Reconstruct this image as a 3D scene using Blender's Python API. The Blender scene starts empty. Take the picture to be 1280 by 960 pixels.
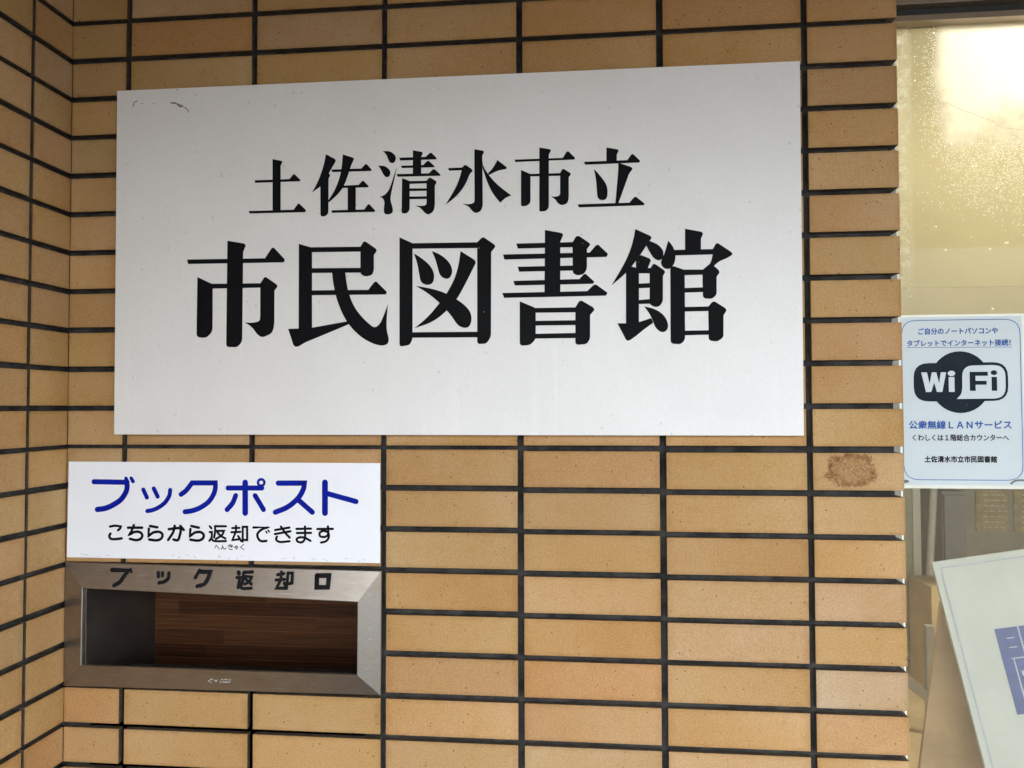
import bpy, bmesh, math, random
from mathutils import Vector, Matrix, noise as mnoise
from mathutils.geometry import tessellate_polygon

# ------------------------------------------------------------------ camera
SC = bpy.context.scene
COL = SC.collection
R = math.radians
ZO = 1.45                                   # height of the reference tile course above the paving
cam_data = bpy.data.cameras.new('camera')
cam = bpy.data.objects.new('camera', cam_data)
COL.objects.link(cam)
cam.location = (1.0620, -1.3163, ZO + 0.0751)
cam.rotation_euler = (1.6003, 0.0030, 0.1011)
cam_data.sensor_width = 36.0
cam_data.lens = 27.36
cam_data.clip_start = 0.02
cam_data.clip_end = 3000
SC.camera = cam

# ------------------------------------------------------------------ sky and sun
world = bpy.data.worlds.new('World')
SC.world = world
world.use_nodes = True
wn = world.node_tree.nodes
wl = world.node_tree.links
sky = wn.new('ShaderNodeTexSky')
sky.sky_type = 'NISHITA'
sky.sun_disc = False
SUN_EL, SUN_AZ = R(50), R(35)              # azimuth clockwise from +Y
sky.sun_elevation = SUN_EL
sky.sun_rotation = SUN_AZ
sky.dust_density = 3.0
sky.ozone_density = 1.0
wn['Background'].inputs['Strength'].default_value = 0.15
veil = wn.new('ShaderNodeHueSaturation')       # thin overcast: a paler, greyer sky
veil.inputs['Saturation'].default_value = 0.35
wl.new(sky.outputs[0], veil.inputs['Color'])
wl.new(veil.outputs[0], wn['Background'].inputs[0])
sd = bpy.data.lights.new('sun', 'SUN')
sd.energy = 0.8
sd.angle = R(12)
sd.color = (1.0, 0.95, 0.88)
sun = bpy.data.objects.new('sun', sd)
COL.objects.link(sun)
sun.rotation_euler = (math.pi / 2 - SUN_EL, 0, math.pi - SUN_AZ)
sun.location = (0, -6, 8)

SC.view_settings.view_transform = 'Standard'
SC.view_settings.look = 'None'
SC.view_settings.gamma = 1.0
SC.view_settings.use_curve_mapping = False
SC.view_settings.exposure = 3.87
SC.cycles.max_bounces = 10
SC.cycles.diffuse_bounces = 6
SC.cycles.transparent_max_bounces = 12
SC.cycles.use_denoising = True
SC.cycles.sample_clamp_indirect = 6.0

# ------------------------------------------------------------------ helpers
def tag(o, label=None, cat=None, group=None, kind=None):
    if label: o['label'] = label
    if cat: o['category'] = cat
    if group: o['group'] = group
    if kind: o['kind'] = kind
    return o

def empty(name, loc, label, cat, group=None):
    o = bpy.data.objects.new(name, None)
    o.empty_display_size = 0.05
    COL.objects.link(o)
    o.location = loc
    return tag(o, label, cat, group)

def link(name, bm, mat, parent=None, smooth=False):
    me = bpy.data.meshes.new(name)
    bm.to_mesh(me)
    bm.free()
    if mat: me.materials.append(mat)
    if smooth:
        for p in me.polygons: p.use_smooth = True
    o = bpy.data.objects.new(name, me)
    COL.objects.link(o)
    if parent is not None:
        o.parent = parent
        o.location = (0, 0, 0) if parent.parent else -Vector(parent.location)      # geometry is written in world metres
    return o

def box(bm, x0, x1, y0, y1, z0, z1, bev=0.0, seg=2):
    vs = [bm.verts.new((x, y, z)) for x in (x0, x1) for y in (y0, y1) for z in (z0, z1)]
    a = lambda *i: bm.faces.new([vs[k] for k in i])
    fs = [a(0, 1, 3, 2), a(4, 6, 7, 5), a(0, 4, 5, 1), a(2, 3, 7, 6), a(0, 2, 6, 4), a(1, 5, 7, 3)]
    if bev > 0:
        ed = list({e for f in fs for e in f.edges})
        r = bmesh.ops.bevel(bm, geom=ed, offset=bev, segments=seg, affect='EDGES', profile=0.6)
        return r['faces']
    return fs

def boxo(name, mat, parent, dims, bev=0.0):
    bm = bmesh.new()
    box(bm, *dims, bev=bev)
    return link(name, bm, mat, parent)

def rounded(pts):
    """control points (x, z, r) -> outline; r is the length cut off each corner (clamped to half the edges)"""
    n = len(pts)
    out = []
    for i in range(n):
        x, y, r = pts[i]
        p = Vector((x, y))
        if r <= 0:
            out.append(p); continue
        a = Vector(pts[i - 1][:2]); b = Vector(pts[(i + 1) % n][:2])
        la, lb = (a - p).length, (b - p).length
        ra, rb = min(r, la * .5), min(r, lb * .5)
        s = p + (a - p) * (ra / la); e = p + (b - p) * (rb / lb)
        k = 5
        for j in range(k + 1):
            t = j / k
            out.append(s * (1 - t) ** 2 + p * 2 * t * (1 - t) + e * t * t)
    res = []
    for p in out:
        if not res or (p - res[-1]).length > 1e-4: res.append(p)
    if (res[0] - res[-1]).length < 1e-4: res.pop()
    return res

def area2(o):
    return sum(o[i - 1].x * o[i].y - o[i].x * o[i - 1].y for i in range(len(o)))

def fill(bm, outline, fn, flip=False):
    """fill a 2-D outline; fn(x, z) -> 3-D point. Faces look towards -Y."""
    if area2(outline) < 0: outline = outline[::-1]
    tris = tessellate_polygon([[Vector((p.x, p.y, 0)) for p in outline]])
    vs = [bm.verts.new(fn(p.x, p.y)) for p in outline]
    for t in tris:
        try:
            f = bm.faces.new([vs[k] for k in t])
        except ValueError:
            continue
        f.normal_update()
        if (f.normal.y > 0) != flip: f.normal_flip()

def slab(bm, outline, y0, y1):
    """prism of a 2-D outline between y0 (front) and y1 (back)"""
    if area2(outline) < 0: outline = outline[::-1]
    n = len(outline)
    a = [bm.verts.new((p.x, y0, p.y)) for p in outline]
    b = [bm.verts.new((p.x, y1, p.y)) for p in outline]
    for t in tessellate_polygon([[Vector((p.x, p.y, 0)) for p in outline]]):
        bm.faces.new([a[k] for k in t]); bm.faces.new([b[k] for k in reversed(t)])
    for i in range(n):
        bm.faces.new((a[i - 1], b[i - 1], b[i], a[i]))
    bmesh.ops.recalc_face_normals(bm, faces=bm.faces)

def smooth_line(pts):
    """points (x, z[, sharp]) -> Catmull-Rom polyline, corners kept where marked"""
    segs, cur = [], [pts[0]]
    for p in pts[1:]:
        cur.append(p)
        if len(p) > 2 and p is not pts[-1]:
            segs.append(cur); cur = [p]
    segs.append(cur)
    out = []
    for s in segs:
        P = [Vector(p[:2]) for p in s]
        if len(P) == 2:
            line = P
        else:
            closed = (P[0] - P[-1]).length < 0.3
            Q = [P[-2] if closed else P[0] * 2 - P[1]] + P + [P[1] if closed else P[-1] * 2 - P[-2]]
            line = []
            for i in range(1, len(Q) - 2):
                for j in range(6):
                    t = j / 6
                    line.append(0.5 * (2 * Q[i] + (Q[i + 1] - Q[i - 1]) * t + (2 * Q[i - 1] - 5 * Q[i] + 4 * Q[i + 1] - Q[i + 2]) * t * t
                                       + (3 * Q[i] - Q[i - 1] - 3 * Q[i + 1] + Q[i + 2]) * t ** 3))
            line.append(P[-1])
        out += line if not out else line[1:]
    return out

def stroke(bm, pts, w, fn, wob=0.0, seed=0):
    """round-ended ribbon: fn(x, z) -> 3-D point"""
    L = smooth_line(pts)
    n = len(L)
    h = w / 2
    lf, rt = [], []
    for i, p in enumerate(L):
        d0 = (L[i] - L[i - 1]).normalized() if i else (L[1] - L[0]).normalized()
        d1 = (L[i + 1] - L[i]).normalized() if i < n - 1 else d0
        d = (d0 + d1)
        d = d.normalized() if d.length > 1e-6 else d0
        k = 1 / max(.55, d.dot(d1))
        hh = h * (1 + wob * mnoise.noise(Vector((p.x * .35, p.y * .35, seed))))
        nn = Vector((-d.y, d.x)) * hh * k
        lf.append(p + nn); rt.append(p - nn)
    def cap(c, a0):
        return [c + Vector((math.cos(a0 + math.pi * j / 8), math.sin(a0 + math.pi * j / 8))) * h for j in range(9)]
    def face(ps):
        f = bm.faces.new([bm.verts.new(fn(p.x, p.y)) for p in ps])
        f.normal_update()
        if f.normal.y > 0: f.normal_flip()
    for i in range(n - 1):
        face([rt[i], rt[i + 1], lf[i + 1], lf[i]])
    e = L[-1] - L[-2]; a = math.atan2(e.y, e.x)
    face(cap(L[-1], a - math.pi / 2))
    s = L[1] - L[0]; a = math.atan2(s.y, s.x)
    face(cap(L[0], a + math.pi / 2))

# ------------------------------------------------------------------ materials
class NT:
    """thin wrapper that makes node graphs short to write"""
    def __init__(self, name):
        self.m = bpy.data.materials.new(name)
        self.m.use_nodes = True
        self.t = self.m.node_tree
        self.b = self.t.nodes['Principled BSDF']
        self.out = self.t.nodes['Material Output']
        self.co = self.new('ShaderNodeTexCoord').outputs['Object']
    def new(self, kind, **kw):
        n = self.t.nodes.new(kind)
        for k, v in kw.items(): setattr(n, k, v)
        return n
    def put(self, sock, v):
        if isinstance(v, bpy.types.NodeSocket): self.t.links.new(v, sock)
        elif isinstance(v, (tuple, list)) and len(v) == 3 and sock.type == 'RGBA': sock.default_value = (*v, 1)
        else: sock.default_value = v
    def math(self, op, a, b=0.0, clamp=False):
        n = self.new('ShaderNodeMath', operation=op, use_clamp=clamp)
        self.put(n.inputs[0], a); self.put(n.inputs[1], b)
        return n.outputs[0]
    def mix(self, f, a, b, mode='MIX'):
        n = self.new('ShaderNodeMix', data_type='RGBA', blend_type=mode)
        self.put(n.inputs[0], f); self.put(n.inputs[6], a); self.put(n.inputs[7], b)
        return n.outputs[2]
    def scale(self, s, co=None):
        n = self.new('ShaderNodeMapping')
        self.put(n.inputs[0], co or self.co); n.inputs['Scale'].default_value = s
        return n.outputs[0]
    def noise(self, scale, detail=3, rough=.55, co=None, dist=0.0):
        n = self.new('ShaderNodeTexNoise')
        self.put(n.inputs['Vector'], co or self.co)
        n.inputs['Scale'].default_value = scale; n.inputs['Detail'].default_value = detail
        n.inputs['Roughness'].default_value = rough; n.inputs['Distortion'].default_value = dist
        return n.outputs['Fac']
    def voro(self, scale, co=None, out='Distance', rnd=1.0):
        n = self.new('ShaderNodeTexVoronoi')
        self.put(n.inputs['Vector'], co or self.co)
        n.inputs['Scale'].default_value = scale
        n.inputs['Randomness'].default_value = rnd
        return n.outputs[out]
    def ramp(self, v, a, b, lo=0.0, hi=1.0):
        n = self.new('ShaderNodeMapRange', interpolation_type='SMOOTHSTEP')
        self.put(n.inputs[0], v)
        n.inputs[1].default_value = a; n.inputs[2].default_value = b
        n.inputs[3].default_value = lo; n.inputs[4].default_value = hi
        return n.outputs[0]
    def sep(self, v):
        n = self.new('ShaderNodeSeparateXYZ'); self.put(n.inputs[0], v)
        return n.outputs
    def comb(self, x, y, z):
        n = self.new('ShaderNodeCombineXYZ')
        for i, v in enumerate((x, y, z)): self.put(n.inputs[i], v)
        return n.outputs[0]
    def bump(self, h, strength=.2, dist=.001):
        n = self.new('ShaderNodeBump')
        n.inputs['Strength'].default_value = strength; n.inputs['Distance'].default_value = dist
        self.put(n.inputs['Height'], h)
        self.t.links.new(n.outputs[0], self.b.inputs['Normal'])
    def set(self, color=None, rough=None, metal=None, spec=None, coat=None):
        if color is not None: self.put(self.b.inputs['Base Color'], color)
        if rough is not None: self.put(self.b.inputs['Roughness'], rough)
        if metal is not None: self.put(self.b.inputs['Metallic'], metal)
        if spec is not None: self.put(self.b.inputs['Specular IOR Level'], spec)
        if coat is not None: self.put(self.b.inputs['Coat Weight'], coat)
        return self.m

def plain(name, color, rough=.6, var=.08, scale=30, metal=0.0, spec=.5, bump=0.0, bscale=200):
    t = NT(name)
    n = t.noise(scale, 4)
    f = t.ramp(n, .3, .7)
    c = t.mix(f, tuple(v * (1 - var) for v in color), tuple(min(1, v * (1 + var)) for v in color))
    t.set(c, rough, metal, spec)
    if bump: t.bump(t.noise(bscale, 3), bump, .002)
    return t.m

def tile_material():
    t = NT('unglazed brick tile')
    a = t.new('ShaderNodeAttribute', attribute_name='tint').outputs['Color']
    big = t.noise(9, 3, .6)                                       # kiln mottling, paler and darker clouds
    c = t.mix(t.ramp(big, .35, .68, 0, .75), a, t.mix(1.0, a, (1.07, 1.13, 1.35), 'MULTIPLY'))
    mid = t.noise(55, 4, .6)
    c = t.mix(t.ramp(mid, .5, .75, 0, .45), c, t.mix(1.0, c, (.86, .8, .72), 'MULTIPLY'))
    fine = t.noise(330, 3, .7)
    c = t.mix(t.ramp(fine, .32, .68, 0, 1), t.mix(1.0, c, (.85, .83, .80), 'MULTIPLY'), t.mix(1.0, c, (1.09, 1.09, 1.11), 'MULTIPLY'))
    # iron specks of two sizes
    v1 = t.voro(330); r1 = t.sep(t.voro(330, out='Color'))[0]
    s1 = t.math('MULTIPLY', t.ramp(v1, .14, .36, 1, 0), t.ramp(r1, .70, .80, 0, .28))
    c = t.mix(s1, c, (.13, .07, .03))
    v2 = t.voro(75); r2 = t.sep(t.voro(75, out='Color'))[1]
    s2 = t.math('MULTIPLY', t.ramp(v2, .07, .13, 1, 0), t.ramp(r2, .93, .94, 0, .7))
    c = t.mix(s2, c, (.07, .035, .02))
    v3 = t.voro(150); r3 = t.sep(t.voro(150, out='Color'))[2]
    s3 = t.math('MULTIPLY', t.ramp(v3, .08, .2, 1, 0), t.ramp(r3, .90, .94, 0, .35))
    c = t.mix(s3, c, (.62, .5, .34))
    # the old rust-brown glue patch on one tile of the right-hand column
    o = t.sep(t.co)
    dx = t.math('DIVIDE', t.math('SUBTRACT', o[0], 1.4825), .041)
    dz = t.math('DIVIDE', t.math('SUBTRACT', o[2], ZO - .029), .029)
    nz = t.math('MULTIPLY', t.math('SUBTRACT', t.noise(48, 5, .75), .5), 1.6)
    rr = t.math('ADD', t.math('POWER', t.math('ADD', t.math('POWER', t.math('ABSOLUTE', dx), 2.6), t.math('POWER', t.math('ABSOLUTE', dz), 2.6)), .45), nz)
    inside = t.math('MULTIPLY', t.ramp(rr, .8, 1.05, 1, 0), t.ramp(o[1], .002, .004, 1, 0))
    ring = t.ramp(rr, .45, .95, .55, 1)
    tex = t.ramp(t.noise(105, 5, .65, dist=1.6), .36, .6, .3, 1)
    c = t.mix(t.math('MULTIPLY', t.math('MULTIPLY', inside, ring), t.math('MULTIPLY', tex, 1.0)), c, (.14, .042, .004))
    p = t.new('ShaderNodeAttribute', attribute_name='place').outputs['Color']
    pu = t.sep(p)                                                  # 0..1 across and up the tile, then a number of its own
    eu = t.math('MULTIPLY', t.math('ABSOLUTE', t.math('SUBTRACT', pu[0], .5)), 2.0)
    ev = t.math('MULTIPLY', t.math('ABSOLUTE', t.math('SUBTRACT', pu[1], .5)), 2.0)
    wob = t.math('MULTIPLY', t.math('SUBTRACT', t.noise(38, 4, .65), .5), .55)
    rim = t.math('MAXIMUM', t.ramp(t.math('ADD', eu, t.math('MULTIPLY', wob, .45)), .86, 1.05), t.ramp(t.math('ADD', ev, wob), .72, 1.1))
    c = t.mix(t.math('MULTIPLY', rim, .7), c, t.mix(1.0, c, (.76, .70, .62), 'MULTIPLY'))
    kiln = t.math('ADD', .5, t.math('MULTIPLY', t.math('SUBTRACT', pu[0], .5), t.math('MULTIPLY', t.math('SUBTRACT', pu[2], .5), 2.4)), True)
    c = t.mix(kiln, t.mix(1.0, c, (.94, .90, .84), 'MULTIPLY'), t.mix(1.0, c, (1.05, 1.09, 1.18), 'MULTIPLY'))
    at = t.new('ShaderNodeAttribute', attribute_name='place').outputs['Alpha']
    smear = t.mix(t.ramp(t.noise(45, 4, .65), .35, .7), (.052, .043, .034), (.105, .085, .062))   # mortar left on the flanks of the tiles
    c = t.mix(t.math('MULTIPLY', at, .92), c, smear)
    t.set(c, .78, 0, .35)
    h = t.math('ADD', t.math('MULTIPLY', fine, .5), t.math('MULTIPLY', t.noise(160, 3), 1.0))
    h = t.math('SUBTRACT', h, t.math('MULTIPLY', s2, 1.5))
    t.bump(h, .35, .0007)
    return t.m

def steel_material(name, base=(.335, .305, .27), rough=.26, stain=.8):
    t = NT(name)
    br = t.noise(1.0, 3, .7, co=t.scale((40, 900, 900)))
    br2 = t.noise(1.0, 3, .7, co=t.scale((900, 900, 40)))
    cloud = t.noise(16, 5, .65)
    spot = t.noise(60, 4, .7, dist=.6)
    c = t.mix(t.ramp(cloud, .42, .72, 0, stain), base, (.30, .245, .185))
    c = t.mix(t.ramp(spot, .66, .76, 0, .65), c, (.14, .085, .045))
    c = t.mix(t.ramp(br, .3, .7), t.mix(1.0, c, (.86, .85, .83), 'MULTIPLY'), c)
    c = t.mix(t.math('MULTIPLY', t.ramp(t.noise(1.0, 2, .8, co=t.scale((9, 300, 420))), .66, .72), .5), c, (.55, .54, .52))
    r = t.math('ADD', rough, t.math('MULTIPLY', cloud, .22))
    t.set(c, r, .92, .5)
    t.bump(t.math('ADD', br, t.math('MULTIPLY', cloud, .8)), .12, .0004)
    return t.m

def sign_material():
    t = NT('white enamelled sign sheet')
    drip = t.noise(1.0, 4, .6, co=t.scale((48, 1, 2.2)))
    d = t.ramp(drip, .56, .70, 0, 1)
    grime = t.noise(7, 5, .6)
    c = t.mix(t.ramp(grime, .3, .75, 0, .5), (.765, .757, .740), (.70, .69, .67))
    c = t.mix(t.math('MULTIPLY', d, t.ramp(t.sep(t.co)[2], ZO + .15, ZO + .30, .55, .2)), c, (.80, .77, .765))
    d2 = t.ramp(t.noise(1.0, 4, .6, co=t.scale((75, 1, 1.5))), .60, .75, 0, .10)
    c = t.mix(d2, c, (.58, .57, .54))
    v = t.voro(62); r = t.sep(t.voro(62, out='Color'))[0]
    c = t.mix(t.math('MULTIPLY', t.ramp(v, .06, .22, 1, 0), t.ramp(r, .86, .90, 0, .35)), c, (.38, .37, .35))
    v = t.voro(260); r = t.sep(t.voro(260, out='Color'))[0]
    c = t.mix(t.math('MULTIPLY', t.ramp(v, .1, .4, 1, 0), t.ramp(r, .62, .7, 0, .16)), c, (.46, .45, .43))
    c = t.mix(t.ramp(t.noise(300, 3, .7), .3, .7), c, t.mix(1.0, c, (.96, .96, .955), 'MULTIPLY'))
    t.set(c, .42, 0, .4)
    t.bump(t.noise(300, 3), .25, .0005)
    return t.m

def vinyl_material(name, c0, c1):
    t = NT(name)
    f = t.ramp(t.noise(13, 4), .35, .7)
    c = t.mix(f, c0, c1)
    v = t.voro(120); r = t.sep(t.voro(120, out='Color'))[0]
    c = t.mix(t.math('MULTIPLY', t.ramp(v, .05, .16, 1, 0), t.ramp(r, .985, .988, 0, .8)), c, (.4, .4, .4))
    t.set(c, .6, 0, .08)
    return t.m

def wood_material(name, dark, light, board=.031, blen=.42, rough=.5):
    """edge-glued boards: staves of their own tone with grain along X"""
    t = NT(name)
    o = t.sep(t.co)
    row = t.math('FLOOR', t.math('DIVIDE', o[2], board))
    wn1 = t.new('ShaderNodeTexWhiteNoise', noise_dimensions='1D'); t.put(wn1.inputs['W'], row)
    col = t.math('FLOOR', t.math('DIVIDE', t.math('ADD', o[0], t.math('MULTIPLY', wn1.outputs[0], 1.7)), blen))
    wn2 = t.new('ShaderNodeTexWhiteNoise', noise_dimensions='2D'); t.put(wn2.inputs['Vector'], t.comb(row, col, 0.0))
    tone = wn2.outputs[0]
    sh = t.comb(t.math('MULTIPLY', o[0], 7), t.math('MULTIPLY', tone, 40), t.math('MULTIPLY', o[2], 260))
    g = t.noise(1.0, 5, .65, co=sh, dist=.4)
    c = t.mix(t.math('ADD', t.math('MULTIPLY', t.math('POWER', tone, 1.6), .6), t.math('MULTIPLY', t.ramp(g, .35, .72), .45)), dark, light)
    fr = t.math('FRACT', t.math('DIVIDE', o[2], board))
    line = t.ramp(t.math('ABSOLUTE', t.math('SUBTRACT', fr, .5)), .475, .498, 0, .5)
    c = t.mix(line, c, tuple(min(1, v * 2.4) for v in light))
    t.set(c, rough, 0, .15)
    t.bump(g, .2, .0006)
    return t.m

# ------------------------------------------------------------------ lettering outlines, millimetres from the lower left corner of each sign
TITLE_SMALL = [[(290.8,481.3,0),(307.6,477.5,1.6),(308.8,475.5,1.2),(305.6,468.7,0),(306.1,388.6,0),(291.4,389.1,0)],[(258.4,444.9,0),(321.5,445.0,0),(327.6,452.1,1.6),(330.0,454.0,2.0),(341.8,442.4,2.0),(340.4,440.6,0),(259.7,440.3,0)],[(248.1,391.1,0),(329.5,391.1,0),(336.4,400.6,0.8),(339.0,402.1,2.0),(352.2,389.3,2.4),(350.2,386.2,0.8),(249.8,386.7,0)],[(386.6,486.6,0),(403.2,477.3,2.4),(404.7,473.7,2.0),(400.1,466.4,4.0),(392.1,452.5,0),(386.1,441.3,4.0),(378.1,430.8,4.0),(362.1,420.1,0),(372.1,436.9,999),(380.0,457.3,999),(384.4,472.9,999)],[(377.1,431.8,0),(392.1,452.5,0),(394.9,449.5,1.6),(391.8,443.1,0),(391.6,382.3,4.0),(385.4,377.6,4.0),(377.6,378.2,4.0)],[(417.0,484.9,0),(435.6,478.5,2.0),(437.0,475.9,1.6),(432.1,466.3,999),(426.2,447.9,999),(420.2,431.4,999),(410.3,417.0,999),(392.3,401.9,0),(391.5,405.8,0),(402.3,421.2,999),(410.2,440.5,999),(415.1,460.0,999)],[(396.5,459.1,0),(450.0,459.2,0),(456.4,466.0,0.8),(458.8,466.9,1.6),(468.7,456.2,2.0),(466.9,454.3,0),(398.5,454.7,0)],[(418.2,430.5,0),(445.1,430.8,0),(451.1,437.3,0.8),(453.7,437.9,1.6),(463.0,428.1,1.6),(462.1,426.1,0),(414.2,426.3,0)],[(425.8,428.3,0),(440.2,427.8,0),(440.3,386.8,0),(426.0,387.2,0)],[(396.8,388.0,0),(455.2,387.9,0),(461.7,396.5,1.0),(464.1,397.0,1.6),(474.8,385.4,2.0),(473.7,383.1,0),(398.4,383.7,0)],[(487.9,487.9,0),(499.3,488.1,999),(509.2,481.3,999),(511.2,473.4,999),(507.3,466.3,999),(500.4,467.0,999),(497.0,473.9,999),(494.4,481.8,999)],[(479.6,462.8,0),(490.5,462.8,999),(499.4,456.3,999),(501.8,449.4,999),(498.4,442.6,999),(492.5,442.8,999),(487.9,448.8,999),(484.6,456.8,999)],[(511.6,458.8,0),(508.9,442.3,999),(503.4,419.1,999),(500.5,403.6,999),(505.4,389.9,999),(505.8,380.5,999),(497.5,377.7,999),(490.0,379.2,999),(489.6,388.4,999),(491.2,400.0,999),(487.6,406.9,999),(482.1,409.1,0),(491.6,411.7,999),(499.4,421.2,999),(505.3,438.5,999)],[(540.3,487.6,0),(556.4,484.4,1.6),(557.8,481.9,1.2),(554.8,475.7,0),(554.9,444.7,0),(540.3,445.1,0)],[(516.5,475.7,0),(562.3,475.5,0),(570.1,482.0,0.8),(572.4,482.5,1.6),(582.2,472.4,1.6),(580.8,470.4,0),(518.1,470.6,0)],[(519.5,461.6,0),(558.4,461.6,0),(565.2,468.0,0.8),(567.8,468.7,1.6),(578.7,458.4,1.6),(577.5,456.9,0),(521.1,457.5,0)],[(512.2,447.4,0),(568.2,446.9,0),(575.0,453.3,0.8),(577.5,454.0,1.6),(588.6,443.9,1.6),(587.3,442.0,0),(513.8,442.7,0)],[(521.5,440.3,0),(534.9,434.6,0),(534.9,383.2,4.9),(528.0,378.5,2.9),(520.8,379.7,2.9)],[(532.9,434.5,0),(565.2,434.2,0),(565.2,429.6,0),(532.9,429.8,0)],[(533.9,421.7,0),(565.2,421.1,0),(565.2,416.8,0),(533.9,417.4,0)],[(533.9,407.9,0),(565.2,407.3,0),(565.2,402.8,0),(533.9,403.4,0)],[(564.2,434.3,0),(568.2,438.8,1.2),(571.1,439.3,1.6),(580.8,433.1,1.9),(581.8,430.6,1.6),(578.7,425.5,0),(578.7,387.7,7.8),(575.0,379.2,5.8),(566.6,375.3,3.9),(560.4,379.6,999),(554.5,387.5,999),(544.7,392.2,0),(558.4,390.7,999),(564.3,393.0,3.9),(564.3,399.8,0)],[(646.9,485.6,0),(662.3,482.3,1.5),(663.7,480.0,1.5),(660.4,473.9,0),(661.2,387.3,5.8),(657.3,378.7,3.8),(648.6,375.5,3.9),(641.9,381.1,999),(637.1,388.0,999),(626.1,392.5,0),(640.0,391.4,999),(647.1,394.4,3.9),(647.1,401.1,0)],[(601.3,454.7,0),(625.6,454.9,0),(629.4,458.4,1.2),(632.3,459.1,1.5),(643.0,451.0,1.5),(643.9,447.9,1.2),(639.1,443.8,3.9),(632.3,426.7,999),(618.7,407.8,999),(597.0,391.7,0),(611.0,413.8,999),(619.7,430.9,999),(625.0,450.1,0),(603.2,450.0,0)],[(686.3,465.7,0),(702.2,452.8,1.5),(701.6,449.8,1.1),(686.3,447.6,999),(671.9,440.4,0),(669.9,443.1,0),(678.6,452.1,999)],[(660.4,464.3,0),(662.3,454.6,999),(670.9,440.8,999),(686.2,423.0,999),(709.7,404.6,0),(699.6,400.5,3.8),(690.9,392.5,0),(678.5,407.9,999),(669.0,427.4,999),(664.2,442.9,999),(660.9,452.7,0)],[(757.4,484.5,0),(775.8,480.8,1.5),(777.3,478.4,1.1),(773.5,471.9,0),(773.1,381.3,4.7),(767.8,376.1,2.8),(757.0,375.6,2.8)],[(715.2,465.3,0),(796.9,465.3,0),(803.2,475.6,0.9),(806.0,476.6,1.5),(817.7,464.6,1.5),(816.3,461.8,0),(716.8,461.1,0)],[(726.3,447.3,0),(742.4,439.9,0),(742.2,390.7,4.8),(735.6,385.8,2.9),(726.1,385.5,2.9)],[(739.6,440.0,0),(792.6,439.7,0),(792.6,435.1,0),(739.6,435.7,0)],[(792.3,439.7,0),(795.5,445.9,1.1),(798.0,446.8,1.5),(809.2,439.5,1.5),(810.4,436.8,1.5),(806.8,432.6,0),(806.6,395.5,5.6),(803.7,387.6,4.7),(794.3,385.0,3.8),(787.7,389.4,999),(783.9,396.2,999),(776.4,400.6,0),(786.8,399.9,999),(792.1,402.6,3.8),(792.1,411.2,0)],[(869.9,480.4,0),(888.8,476.2,1.5),(890.3,473.9,1.5),(886.9,467.8,0),(886.8,455.5,0),(869.7,455.1,0)],[(831.9,457.4,0),(904.1,457.7,0),(910.7,466.9,0.9),(913.7,467.8,1.5),(925.4,456.0,1.5),(923.9,452.9,0),(834.5,452.4,0)],[(848.7,445.0,0),(860.2,431.8,999),(869.5,418.2,999),(871.6,406.8,999),(870.2,394.0,999),(862.7,391.0,999),(854.7,394.4,999),(853.5,405.4,999),(853.0,418.7,999),(851.2,433.9,999)],[(889.2,453.9,0),(911.5,445.5,1.9),(912.9,442.3,1.5),(906.8,434.9,3.7),(899.2,413.5,999),(888.8,385.5,0),(883.8,385.6,0),(887.2,419.5,999),(889.2,442.1,999)],[(821.0,385.9,0),(907.3,386.4,0),(914.8,395.1,0.9),(918.0,395.9,1.5),(932.3,383.8,1.5),(930.8,381.2,0),(824.0,380.7,0)]]
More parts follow.
